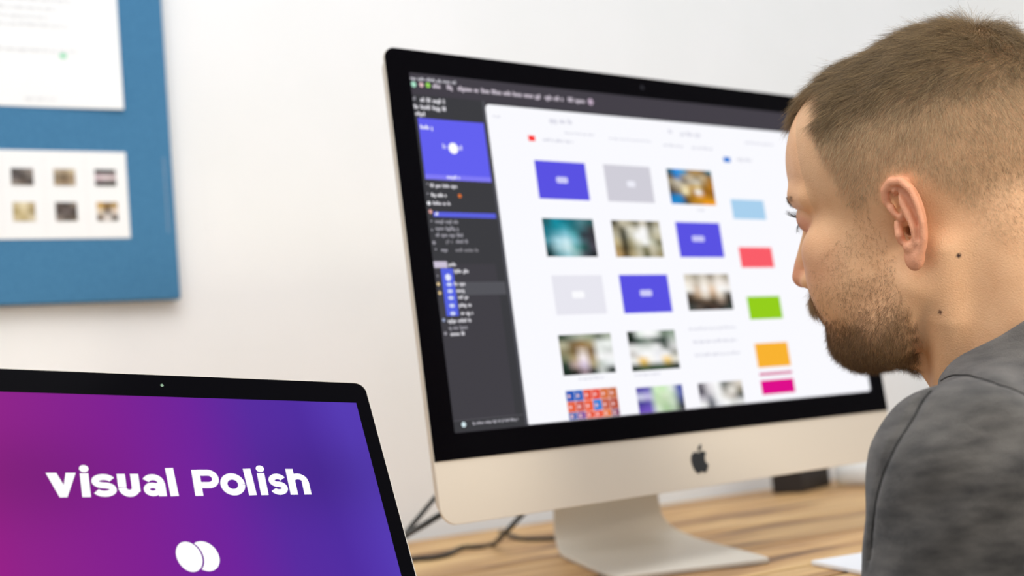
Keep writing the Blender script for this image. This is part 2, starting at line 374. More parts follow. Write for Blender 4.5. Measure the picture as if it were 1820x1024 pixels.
T(-166,-98.2,67.8,107.4,["405040 889080 a8ac98 98a088 687060 a8b0a0","b8b498 78603c 906c34 a8946c e8ece8 f0f4f0","908868 6c5428 d8c8b8 705020 e8ece8 d0d4d0","787c60 b09c74 f8ecf0 987c48 fcfcfc f0f0f0","283c30 c0a8a0 e0d0e8 b0a078 c8d0c8 e8ecec","182820 302c28 9c8890 1c2820 c8ccc8 202c28"])
T(-75.8,-8.7,67.3,107.8,["202c20 e8f0e8 ffffff f0f4f0 708070 90a090","101c14 385040 808c80 203428 283830 b8c0b8","f0f0ee e0e4e0 d8dcd8 f4f4f4 586058 d8d8d8","c8c4c0 f8f8f8 fcfcfc e8e8ec f8f8f8 a0a098","f4f4f0 f8c850 f8f4ec f4f4f8 f8d070 e8e4d8","182c1c 506040 304830 385038 404c30 182820"])
Hm = [["2858b8","3868c0","e8543c","e84c38","d87038","c86c40"],["e8603c","d05c50","f06038","2c80d8","c86048","b85038"],["5c6cb0","8858a0","e85838","f05028","e87830","8c5070"]]
for j in range(3):
    for i in range(6):
        u0 = -166.5+i*11.0; vt = 53 - j*10.6; vb = max(vt-10.6, 24.7)
        R_(u0, u0+10.6, vb+.3, vt, tuple(int(Hm[j][i][k:k+2],16) for k in (0,2,4)), L2)
        R_(u0+2, u0+5, (vb+vt)/2-1.5, (vb+vt)/2+1.5, (240,200,200), L3)
T(-75,-10,24.7,50.6,["5850a8 7068b8 d0ecc0 c8e8b8 e8f0e8 4c58a8","d0d0e8 c8c0e8 c0e0b0 d8e8c8 c8dcc0 6068a8","403890 5c50a8 c8e0b8 b8d0a8 d0e0c8 485078","6c50b8 7458c0 d8e8d0 a8c898 b8ccb0 383c40"])
T(13,80,24.7,49.8,["706c74 e8e4e8 fcfcfc 686c68 b8b4ac d8d0c4","504c58 d8d4d8 fcfcfc a8a49c f0ece4 989080","b8b4bc 888890 f8f8f8 e0dcd4 c0b8b0 505450","f4f4f4 404450 e8e8ec fcfcfc d8d8d4 e0e0e0"])
for (c, d, col) in ((229.5,252,(168,208,238)),(173.8,197,(250,92,104)),(115.3,141,(148,206,20)),(61.6,88.3,(248,178,46)),(52.5,55.8,(216,120,160)),(31.7,47.3,(222,0,138))): R_(110,164.4,c,d,col,L2)
R_(-168.3,-159.8,302.8,308.5,(252,50,50),L2); R_(109.4,120.6,295,301,(30,120,214),L2)
lg = (214,214,226)
for (a,b,v,h) in ((-138,-106,325.7,6),(-150,-110,304.9,3.4),(29,35.5,325,5),(47,79.3,323.6,5),(18,49.6,309.3,3.2),(61,95,308.9,3.2),(131,160,298.9,4),(54,66.2,254-16,3),(13,86,107.5,3),(16,85,93.5,3.4),(16,85,79.4,3.4),(-148,-114,63.4,2.6),(-74,-36.7,63.1,2.6),(-120,-80,314,2.4),(-60,0,312,2.4),(-209,-200,325,2.4),(150,200,320,3)):
    word(a, b, v, h, lg, L2)
wt = (214,212,218); gy = (150,148,156)
# menu strip
word(-300,-246,355.3,3.4,(190,188,196)); cv.disc(-.2972,.3497,.0028,(170,225,200),L3); cv.disc(-.2886,.350,.0024,(225,190,195),L3); cv.disc(-.281,.3503,.0026,(150,215,90),L3)
for (a,b) in ((-275.7,-263),(-259.5,-250),(-246.8,-221.8),(-219,-182),(-180.2,-143),(-139.5,-113.3),(-109,-85.6)): word(a,b,349.6,5,(200,190,202),L3,(3,7))
cv.disc(-.0785,.3502,.0036,(190,170,190),L3)
# side panel
word(-300,-295.4,335.7,3.4,gy); word(-292,-263.3,334.7,4.6,wt); word(-300,-259.8,327.5,4.4,wt); word(-299.3,-284,320.8,4.2,wt)
R_(-297.3,-221.5,258.2,317.2,(98,96,240),L2); R_(-297.3,-221.5,258.2,263,(128,122,246),L3); word(-296,-281,307.9,4.2,(230,230,252),L4)
word(-273.2,-257,260.8,3.6,(225,224,255),L4); cv.disc(-.2614,.2896,.0055,(255,255,255),L4); word(-273.6,-268,290.5,5,(200,200,250),L4); word(-255.2,-250,290,5,(200,200,250),L4)
for (a,b,v,c) in ((-293,-262.3,252,wt),(-293.2,-274.7,243,(232,230,234)),(-292.6,-269.6,235,wt),(-292.7,-266.7,217.7,gy),(-293.3,-266.1,211.2,gy),(-294,-263.1,204.9,gy),(-283.6,-275.2,198.9,(120,118,124)),(-272,-257,199,gy),(-290,-279.6,190.9,gy),(-274,-246.4,190.8,(130,128,134)),
                  (-283.8,-274.6,177.2,wt),(-278.7,-262.2,170.8,wt),(-280.5,-266.6,158.9,wt),(-279,-266.9,152.6,wt),(-277.8,-265.5,146.3,wt),(-278.3,-262.6,139,wt),(-277,-261.6,131.5,wt),(-292.7,-264.3,124.6,wt),(-292.5,-271.2,118.2,gy),(-291.6,-275.5,112.5,wt)):
    word(a,b,v,3.6,c)
for (u,v,r,c) in ((-296,253.6,.9,gy),(-297,244.3,.9,gy),(-297,235.2,2,(235,235,240)),(-261,243.4,1.9,(230,120,50)),(-296.4,227.3,2,(225,165,160)),(-296.8,218.4,1,gy),(-297.4,210,1,gy),(-297,198,1.8,gy),(-296,191.8,1,gy),(-297.8,167,.9,gy),(-298,159.3,1.7,(226,200,150)),(-297.6,151,1.7,(226,196,140)),(-297,126,1.7,(150,160,190)),(-297,113.6,1.7,gy),(-289.8,30.3,2.4,(215,235,240))):
    cv.disc(u*mm, v*mm, r*mm, c, L3)
R_(-293.4,-221.8,222.6,227.2,(92,98,225),L2); word(-292,-287,225,3.4,(230,230,250),L4)
R_(-280,-221.5,148.6,161,(84,84,90),L2-.00003)
R_(-300,-285.3,174.4,180.5,(205,195,215),L2); R_(-293.2,-279.6,129.6,173.8,(84,98,226),L2)
cv.disc(-.2862,.1655,.0032,(230,235,255),L3)
for v in (158.8,152.6,146.2,139,131.8): pill(-286, v, (205,215,250), 6, 3.4)
word(-280,-227.3,30.4,2.6,(170,168,176)); R_(-300,-221,34,34.6,(90,88,94),L2)
cv.build('screen_picture', scr, im)

# ------------------------------------------------------------------ laptop
K = .875
lp = np.array([-0.28236528, 1.00142432, 0.05633557, 0.64656258, 0.53575152, 0.02204947, -0.1157674])
lo = lp[:3]*K + np.array([0,0,Z0]); yl, tt, rr_ = lp[3], lp[4], lp[6]
lu = np.array([math.cos(yl), math.sin(yl), 0]); lb = np.array([-math.sin(yl), math.cos(yl), 0]); lv = math.cos(tt)*Zu + math.sin(tt)*lb
LU = math.cos(rr_)*lu + math.sin(rr_)*lv; LVv = -math.sin(rr_)*lu + math.cos(rr_)*lv
LFr = Frame(lo, LU*K, LVv*K); LFr.w = np.cross(LU, LVv)*K      # origin: middle of the lid's top edge, sizes in full-size metres
lw, la, ltb, lh = .1795, .1655, .02205, .2445
gap = .012
# base direction: forward of the hinge, perpendicular to the lid's own sideways axis
bdir = np.cross(LU, Zu); bdir /= np.linalg.norm(bdir); bup = np.cross(bdir, LU)*-1
bup = np.cross(LU, bdir); 
if bup[2] < 0: bup = -bup
if np.dot(bdir, lb) > 0: bdir = -bdir
hinge = LFr([(0, -lh, 0)])[0]
lap = thing('laptop', 'open laptop with black bezel and purple gradient screen reading visual Polish', 'laptop', tuple(hinge))
ol = rrect(-lw, lw, -lh, 0, (.006,.006,.0105,.0105), 10)
lid = mesh_obj('lid', *loft(LFr, [ring(ol, -.0065, .002), ring(ol, -.0058, 0), ring(ol, -.0012, 0), ring(ol, -.0004, .0003)]), alu2, lap, smooth=True); lid.data.set_sharp_from_angle(angle=math.radians(35))
og = rrect(-lw+.0012, lw-.0012, -lh+.004, -.0012, (.004,.004,.0095,.0095), 10)
mesh_obj('bezel_glass', *loft(LFr, [ring(og, -.0005, 0), ring(og, .0, 0), ring(og, .0002, .0003)]), blackg, lap)
purple = mat('purple gradient screen', (0,0,0), .4, spec=.02)
tc = N(purple, 'ShaderNodeAttribute', attribute_name='Col'); link(purple, tc.outputs['Color'], bsdf(purple).inputs['Emission Color']); bsdf(purple).inputs['Emission Strength'].default_value = 1.0
# gradient: magenta at the left to blue violet at the right
gu, gv = 48, 24; V = []; K_ = []; F = []
def wall_col(u, v):
    a = (u+la)/(2*la); b = -v/.2069
    t = min(max((a*1.02 + (b-.5)*-.07), 0), 1)
    stops = [(0,(160,26,132)),(.16,(143,32,138)),(.40,(128,30,146)),(.6,(110,34,156)),(.75,(88,42,160)),(.88,(80,44,162)),(1,(86,58,180))]
    for (p0,c0),(p1,c1) in zip(stops, stops[1:]):
        if t <= p1: k=(t-p0)/(p1-p0); return np.array([c0[i]*(1-k)+c1[i]*k for i in range(3)])
    return np.array(stops[-1][1])
for j in range(gv+1):
    for i in range(gu+1):
        u = -la + 2*la*i/gu; v = -ltb - .2069*j/gv
        V.append((u, v, .0004)); K_.append((*rgb(tuple(wall_col(u, v+ltb)*(1-.10*math.exp(-((j/gv-.35)/.18)**2)*(0.5+.5*math.sin(i/gu*9))))),1))
for j in range(gv):
    for i in range(gu):
        a = j*(gu+1)+i; F.append((a, a+gu+1, a+gu+2, a+1))
scl = mesh_obj('screen', LFr(V), F, purple, lap, cols=K_)
sp = sub(lap, scl)
# lettering built from strokes
white_e = mat('white screen lettering', (8,8,8), .3, emit=(255,255,255), es=1.0)
SW = .0062
LT = Canvas(LFr); LWz = .0007
def stroke(pts, wd=SW, w=LWz, caps=0):
    P = np.array(pts, float)
    T_ = np.gradient(P, axis=0) if len(P) > 2 else np.array([P[1]-P[0]]*2)
    T_ /= np.linalg.norm(T_, axis=1)[:,None]; Nr = np.stack([-T_[:,1], T_[:,0]], 1)
    wd = np.full(len(P), wd) if np.isscalar(wd) else np.array(wd)
    A = P + Nr*wd[:,None]/2; B = P - Nr*wd[:,None]/2
    for i in range(len(P)-1): LT.poly([B[i], B[i+1], A[i+1], A[i]], (255,255,255), w)
def arc(cx, cy, rx, ry, a0, a1, n=26):
    a = np.radians(np.linspace(a0, a1, n)); return np.stack([cx+rx*np.cos(a), cy+ry*np.sin(a)], 1)
def lw_(k): return LWz + k*.00004
BL, XH, AS = -.1107, -.0917, -.0878      # baseline, x-height, ascender (left to right they stay level)
xh = XH-BL; md = (XH+BL)/2; hs = SW/2
# v
LT.poly([(-.0938,XH+.001),(-.0865,XH+.001),(-.0810,BL+.0072),(-.0806,BL),(-.0858,BL)], (255,255,255), LWz)
LT.poly([(-.0858,BL),(-.0806,BL),(-.0730,XH+.001),(-.0800,XH+.001),(-.0828,BL+.0072)], (255,255,255), lw_(1))
def i_(u, dot=True):
    stroke([(u, BL),(u, XH+.0006)], SW*.98)
    if dot: LT.disc(u+.0002, AS+.0006, .0034, (255,255,255), LWz, .0030)
def s_(u0, u1):
    c = (u0+u1)/2; r = (u1-u0)/2 - SW*.42; q = (xh-SW*.82)/4
    top_ = arc(c, md+q, r, q, 20, 270, 22); bot = arc(c, md-q, r, q, 90, -160, 22)
    stroke(np.vstack([top_, bot[1:]]), SW*.80)
i_(-.0672)
s_(-.0628, -.0452)
# u
u0, u1 = -.0442, -.0282; r = (u1-u0)/2-hs*.98; c = (u0+u1)/2
stroke([(u0+hs, XH),(u0+hs, BL+r+hs)], SW*.98); stroke(arc(c, BL+r+hs-.0004, r, r, 180, 360), SW*.95, lw_(1)); stroke([(u1-hs, XH),(u1-hs, BL+r*.8)], SW*.98)
# a
u0, u1 = -.0262, -.0092; c = (u0+u1)/2
stroke(arc(c-.0004, XH-.0078, .0058, .0050, 155, 0, 20), SW*.82); stroke([(u1-hs, XH-.0078),(u1-hs, BL)], SW*.95, lw_(1))
stroke(arc(c-.0014, BL+.0058, .0044, .0034, 0, 360, 30), SW*.74, lw_(2)); stroke([(c-.001, BL+.0094),(u1-hs, BL+.0094)], SW*.55, lw_(3))
# l
stroke([(-.0035, BL),(-.0046, AS+.0012)], SW)
# P
stroke([(.0152, BL),(.0152, AS-.0004)], SW)
cy = (AS + BL + .0072)/2 - .0005; 
stroke(np.vstack([[(.0170, cy+.0054)], arc(.0242, cy, .0056, .0054, 90, -90, 20), [(.0170, cy-.0054)]]), SW*.86, lw_(1))
# o
stroke(arc(.0428, md+.0002, .0070, xh/2-SW*.42, 0, 360, 40), SW*.90)
stroke([(.0573, BL),(.0562, AS+.0006)], SW)
i_(.0669)
s_(.0722, .0870)
# h
stroke([(.0912, BL),(.0912, AS+.0004)], SW)
stroke(np.vstack([arc(.0968, XH-.0072, .0058, .0046, 180, 0, 22)]), SW*.86, lw_(1)); stroke([(.1026, XH-.0072),(.1026, BL)], SW*.96, lw_(2))
lab = LT.build('lettering', white_e, sp); tag(lab, 'white words visual Polish on the purple screen')
# two overlapping white discs with a gap
em = Canvas(LFr)
th_ = np.radians(np.linspace(0, 360, 49)[:-1])
A = [(.0000+.0097*math.cos(t)*math.cos(.25)-.0122*math.sin(t)*math.sin(.0), -.1606+.0120*math.sin(t)-.0018*math.cos(t)) for t in th_]
em.poly(A, (255,255,255), .0007)
Rr = [(.0116+.0106*math.cos(t), -.1606+.0120*math.sin(t)-.0018*math.cos(t)) for t in th_]
# right disc minus a slightly larger left disc
keep = []
def inL(p): return ((p[0]-.0000)/.0106)**2 + ((p[1]+.1606+.0018*(p[0]/.0097))/.0130)**2 < 1
out = [p for p in Rr if not inL(p)]
k0 = max(range(len(out)), key=lambda i: abs(out[i][1]-out[i-1][1])+abs(out[i][0]-out[i-1][0]))
out = out[k0:]+out[:k0]
a_t, a_b = out[-1], out[0]
mid = []
LL = [(.0106*math.cos(t), -.1606+.0130*math.sin(t)-.0018*math.cos(t)*1.09) for t in np.radians(np.linspace(-75, 75, 30))]
LL = [p for p in LL if ((p[0]-.0116)/.0106)**2+((p[1]+.1606+.0018*((p[0]-.0116)/.0106))/.0120)**2 < 1.0]
poly = out + (LL[::-1] if np.hypot(LL[-1][0]-out[-1][0], LL[-1][1]-out[-1][1]) < np.hypot(LL[0][0]-out[-1][0], LL[0][1]-out[-1][1]) else LL)
ctr = (.0165, -.1620)
n0 = len(em.V); em.V += [(ctr[0], ctr[1], .0007)] + [(p[0], p[1], .0007) for p in poly]; em.K += [(1,1,1,1)]*(len(poly)+1)
for i in range(len(poly)): em.F.append((n0, n0+1+i, n0+1+(i+1)%len(poly)))
em.build('circle_emblem', white_e, sp)
wc = Canvas(LFr); wc.disc(.0004, -.0112, .0013, (120,150,120), .0004); wc.build('webcam', mat('webcam lens', (120,150,118), .2, spec=.8), lap)
# base with keyboard (mostly below the frame)
Bf = Frame(hinge - .004*bup, LU, bdir); Bf.w = bup
bw_, bd_ = lw*K, .215
ob = rrect(-bw_, bw_, .004, bd_, (.008,.008,.01,.01), 8)
mesh_obj('base', *loft(Bf, [ring(ob, -.013, .004), ring(ob, -.011, .0005), ring(ob, -.001, 0), ring(ob, 0, .0006)]), alu2, lap)
kb = []
for r in range(6):
    for c in range(14):
        u = -.132+c*.0192; v0 = .022+r*.0182
        kb.append(box(Bf, u, u+.0162, v0, v0+(.0155 if r else .009), .0, .0012))
kbo = mesh_obj('keyboard', *join(kb), blackp, lap)
v, f = box(Bf, -.05, .05, .138, .205, .0, .0003); mesh_obj('trackpad', v, f, mat('trackpad', (188,186,182), .35, metal=.4), lap)
hv = tube([Bf([(-.11,.002,0)])[0], Bf([(.11,.002,0)])[0]], .0045, 12); mesh_obj('hinge', *hv, blackp, lap)

# ------------------------------------------------------------------ small things at the desk's back
blk = mat('matt black box', (34,26,22), .6)
bx = thing('black_box', 'low dark box on the desk behind the right end of the monitor', 'box', (0.50, 2.12, DESK))
Bx = Frame((0.442, 2.10, DESK), np.array([math.cos(.95), math.sin(.95), 0]), np.array([-math.sin(.95), math.cos(.95), 0]))
v, f = box(Bx, 0, .12, 0, .055, .0005, .050); mesh_obj('casing', v, f, blk, bx, bevel=.003)
v, f = box(Bx, .0, .12, .0, .055, .050, .054); mesh_obj('top_cover', v, f, mat('dark lid', (46,38,32), .5), bx, bevel=.002)
wr = thing('plastic_box', 'white rounded plastic box on the desk just right of the dark box', 'box', (0.60, 2.14, DESK))
Wx = Frame((0.610, 2.165, DESK), Td, Nd)
ow = rrect(-.085, .085, -.07, .07, (.03,.03,.03,.03), 8)
mesh_obj('casing', *loft(Wx, [ring(ow, .0006, .006), ring(ow, .008, 0), ring(ow, .03, .002), ring(ow, .042, .010), ring(ow, .046, .025)]), mat('white plastic', (240,240,236), .35), wr, smooth=True)
pp = thing('paper_pad', 'thin white pad of paper on the desk at the seated man\'s sleeve', 'paper', (0.30, 1.22, DESK))
PX = Frame((0.262, 1.245, DESK), np.array([math.cos(.42), math.sin(.42), 0]), np.array([.25, -.968, 0])); PX.w = Zu
v, f = box(PX, 0, .14, 0, .11, .0006, .0050); mesh_obj('pages', v, f, mat('pad paper', (240,242,245), .6), pp, bevel=.0008)
v, f = box(PX, 0.003, .137, .003, .107, .0002, .0007); mesh_obj('backing_card', v, f, mat('grey card', (120,118,112), .8), pp)
# cables
cab = mat('black cable rubber', (26,27,24), .5)
def cable(pts, r, label, m=cab):
    V, F = tube(pts, r, 10); V = V + np.array([0,0,0.0]); o = mesh_obj('cable', V, F, m, None, smooth=True)
    tag(o, label, 'cable', 'cables behind the monitor'); return o
def pnt(x, y, depth):       # direction through a picture point, at a distance along the view axis
    d = fw + (x-910)/f_px*cr_ - (y-512)/f_px*cu_; return np.array([0,0,Z0]) + d*depth
CB = dict(a=[pnt(800,860,1.45), pnt(776,882,1.45), pnt(748,915,1.42), pnt(724,945,1.38), pnt(700,985,1.32)],
          b=[pnt(830,892,1.42), pnt(785,914,1.40), pnt(752,934,1.37), pnt(724,950,1.32), pnt(690,975,1.24)])
def onz(x, y, dz):
    d = fw + (x-910)/f_px*cr_ - (y-512)/f_px*cu_; t = (DESK+dz-Z0)/d[2]; return np.array([0,0,Z0])+d*t
cable(CB['a'], .0028, 'upper of two black cables hanging between laptop and monitor')
cable(CB['b'], .0034, 'lower thicker black cable hanging between laptop and monitor')
cpts = [pnt(960,880,1.55), pnt(925,918,1.55), pnt(900,945,1.56), onz(876,968,.003), onz(850,972,.003), onz(820,974,.003), onz(795,986,.003), onz(765,992,.003), onz(735,994,.003), onz(700,1003,.003)]
cable(cpts, .0032, 'black cable drooping under the monitor and curling onto the desk')
cable([onz(1010,956,.003), onz(960,958,.003), onz(925,957,.003), onz(903,950,.003), onz(890,945,.003)], .003, 'short black cable lying on the desk behind the monitor stand')

# ------------------------------------------------------------------ signed distance sculpting
def ell(P, c, r, R=None):
    q = P - np.array(c, np.float32)
    if R is not None: q = q @ np.array(R, np.float32)
    r = np.array(r, np.float32); k0 = np.sqrt(((q/r)**2).sum(1)); k1 = np.sqrt(((q/(r*r))**2).sum(1)) + 1e-9
    return k0*(k0-1)/k1
def cap(P, a, b, ra, rb=None):
    rb = ra if rb is None else rb
    a = np.array(a, np.float32); b = np.array(b, np.float32); d = b-a; q = P-a
    t = np.clip((q@d)/(d@d), 0, 1); q = q - t[:,None]*d
    return np.sqrt((q*q).sum(1)) - (ra + (rb-ra)*t)
def chain(P, pts, rad, k=0):
    out = None
    for i in range(len(pts)-1):
        c = cap(P, pts[i], pts[i+1], rad[i], rad[i+1]); out = c if out is None else np.minimum(out, c)
    return out
def smin(a, b, k):
    h = np.maximum(k-np.abs(a-b), 0)/k; return np.minimum(a, b) - h*h*k*.25
def smax(a, b, k): return -smin(-a, -b, k)
def Rz(a): return np.array([[math.cos(a),-math.sin(a),0],[math.sin(a),math.cos(a),0],[0,0,1]])
def Ry(a): return np.array([[math.cos(a),0,math.sin(a)],[0,1,0],[-math.sin(a),0,math.cos(a)]])
def Rx(a): return np.array([[1,0,0],[0,math.cos(a),-math.sin(a)],[0,math.sin(a),math.cos(a)]])
def surfnet(fn, lo, hi, h, B=6):
    lo = np.array(lo, np.float32); n = (np.ceil((np.array(hi)-lo)/h/B)).astype(int)*B
    nb = n//B
    bi = np.stack(np.meshgrid(*[np.arange(k) for k in nb], indexing='ij'), -1).reshape(-1,3)
    cen = (lo + (bi+.5)*B*h - .5*h).astype(np.float32); dc = fn(cen)
    D = np.repeat(np.repeat(np.repeat(np.where(dc>0,1,-1).reshape(nb).astype(np.float32)*50, B,0),B,1),B,2)
    sel = bi[np.abs(dc) < B*h*.87*1.25 + 1.0]
    off = np.stack(np.meshgrid(*[np.arange(B)]*3, indexing='ij'), -1).reshape(-1,3)
    for s in range(0, len(sel), 2500):
        idx = (sel[s:s+2500,None,:]*B + off[None]).reshape(-1,3)
        D[idx[:,0],idx[:,1],idx[:,2]] = fn((lo + idx*h).astype(np.float32))
    S = D < 0
    cnt = sum(S[i:S.shape[0]-1+i, j:S.shape[1]-1+j, k:S.shape[2]-1+k].astype(np.int8) for i in (0,1) for j in (0,1) for k in (0,1))
    act = (cnt > 0) & (cnt < 8); I = np.argwhere(act); vid = np.full(act.shape, -1, np.int32); vid[act] = np.arange(len(I))
    cs = [(i,j,k) for i in (0,1) for j in (0,1) for k in (0,1)]
    val = np.stack([D[I[:,0]+c[0], I[:,1]+c[1], I[:,2]+c[2]] for c in cs], 1)
    acc = np.zeros((len(I),3)); num = np.zeros(len(I))
    for a in range(8):
        for b in range(a+1, 8):
            if sum(abs(cs[a][t]-cs[b][t]) for t in range(3)) != 1: continue
            va, vb = val[:,a], val[:,b]; m = (va<0) != (vb<0); t = np.where(m, va/(va-vb+1e-12), 0)
            p = np.array(cs[a]) + t[:,None]*(np.array(cs[b])-np.array(cs[a])); acc[m] += p[m]; num[m] += 1
    V = lo + (I + acc/num[:,None])*h
    F = []
    for ax in range(3):
        o = [t for t in range(3) if t != ax]
        s0 = [slice(None)]*3; s1 = [slice(None)]*3; s0[ax] = slice(0,-1); s1[ax] = slice(1,None)
        a, b = S[tuple(s0)], S[tuple(s1)]; E_ = np.argwhere(a != b)
        E_ = E_[(E_[:,o[0]]>0)&(E_[:,o[1]]>0)&(E_[:,o[0]]<S.shape[o[0]]-1)&(E_[:,o[1]]<S.shape[o[1]]-1)]
        inside = S[E_[:,0],E_[:,1],E_[:,2]]
        q = []
        for (da, db) in ((1,1),(0,1),(0,0),(1,0)):
            e = E_.copy(); e[:,o[0]] -= da; e[:,o[1]] -= db; q.append(vid[e[:,0],e[:,1],e[:,2]])
        q = np.stack(q,1); flip = inside if ax != 1 else ~inside
        q[~flip] = q[~flip][:,::-1]; F.append(q)
    F = np.vstack(F); F = F[(F>=0).all(1)]
    return V.astype(np.float64), F
def fast_mesh(name, V, F, m, parent):
    me = bpy.data.meshes.new(name); v = (V - np.array(parent['_o'])).astype(np.float32)
    me.vertices.add(len(v)); me.vertices.foreach_set('co', v.ravel())
    me.loops.add(F.size); me.loops.foreach_set('vertex_index', F.astype(np.int32).ravel())
    me.polygons.add(len(F)); me.polygons.foreach_set('loop_start', np.arange(0, F.size, 4, dtype=np.int32)); me.polygons.foreach_set('loop_total', np.full(len(F), 4, np.int32))
    me.polygons.foreach_set('use_smooth', np.ones(len(F), bool)); me.materials.append(m); me.update(calc_edges=True); me.validate()
    o = bpy.data.objects.new(name, me); C.objects.link(o); o.parent = parent['_p']; return o

HO = np.array([.3134, .9437, .1122+Z0]); HM = Rz(2.5074) @ Ry(.1152) @ Rx(-.1212)      # head frame: x forward, y left, z up (mm)
def h2w(P): return HO + (np.asarray(P)/1000.0) @ HM.T
def w2h(P): return ((np.asarray(P)-HO)*1000.0) @ HM
BYAW = 2.60; BM = Rz(BYAW)
def b2w(P): return HO + (np.asarray(P)/1000.0) @ BM.T
def b2h(P): return w2h(b2w(P))
#BODYPTS
SHL, SHR = (-52, 168, -182), (-52, -168, -196)
ELL_, ELR = (22, 205, -450), (10, -215, -460)
WRL, WRR = (175, 110, -520), (180, -110, -525)

# ---- ear (its own small frame: a forward, b up, c outwards)
def make_ear(sgn):
    flare = math.radians(7); til = math.radians(6)
    a = np.array([math.cos(flare), -math.sin(flare)*sgn*1.0, 0]); c = np.array([math.sin(flare), math.cos(flare)*sgn, 0]); b = np.array([0,0,1.0])
    a2 = a*math.cos(til)+b*math.sin(til); b2 = -a*math.sin(til)+b*math.cos(til)
    return np.stack([a2, b2, c], 1), np.array([-9, 74.0*sgn, 3.0])
def ear_sdf(P, sgn):
    R, o = make_ear(sgn); q = ((P - o.astype(np.float32)) @ R.astype(np.float32)).astype(np.float32); q[:,0] = q[:,0]*1.24 + .8
    rim = [(13,8,-3),(16.5,17,0),(14.5,24.5,2.5),(6.5,29.5,4.5),(-3.5,28.5,5.5),(-11,21.5,6.5),(-14.8,10.5,7),(-16,-1.5,6.5),(-13.8,-13,5),(-9,-21,3.5),(-4,-26,2.2)]
    rr = [2.6,3.2,3.3,3.3,3.4,3.4,3.2,3.0,3.0,3.2,4.0]
    d = chain(q, rim, rr)
    plate = ell(q, (-3,2,1.2), (15,27,2.6)); d = smin(d, plate, 3.5)
    anti = chain(q, [(5,22,3.2),(0,15,4.2),(-4.5,5,5.4),(-7.5,-6,5.6),(-6.5,-14,4.2),(-1.5,-17.5,3.2)], [2.4,3.0,3.4,3.4,3.2,3.4]); d = smin(d, anti, 2.5)
    lobe = ell(q, (-.5,-26,1.6), (8.2,8.5,4.0)); d = smin(d, lobe, 4)
    under = ell(q, (3,1,-10), (8,15,8)); d = smin(d, under, 6)
    bowl = ell(q, (2.8,-5.0,5.4), (7.2,9.5,8.6)); d = smax(d, -bowl, 2.0)
    cym = ell(q, (6.6,11.0,4.2), (3.8,12.0,6.0), Rz(math.radians(16))); d = smax(d, -cym, 2.0)
    scaph = chain(q, [(-1,23.5,7.5),(-8,17,9.2),(-11.2,7,9.8),(-12,-3,9.2),(-10,-12,7.6)], [1.9,2.2,2.2,2.0,1.6]); d = smax(d, -scaph, 2.4)
    crus = chain(q, [(12.5,11,1.0),(7,4.5,1.2),(3.5,2.0,0)], [2.4,1.9,1.5]); d = smin(d, crus, 2.5)
    canal = chain(q, [(3.0,-6.5,4),(4.2,-6,-14)], [3.9,3.2]); d = smax(d, -canal, 1.6)
    trag = chain(q, [(9.5,-2,-.5),(8.2,-8,2.4),(8.6,-12,.5)], [2.6,3.6,2.8]); d = smin(d, trag, 3.0)
    atr = ell(q, (1.0,-17.2,3.6), (5.0,3.6,3.4)); d = smin(d, atr, 2.5)
    return d

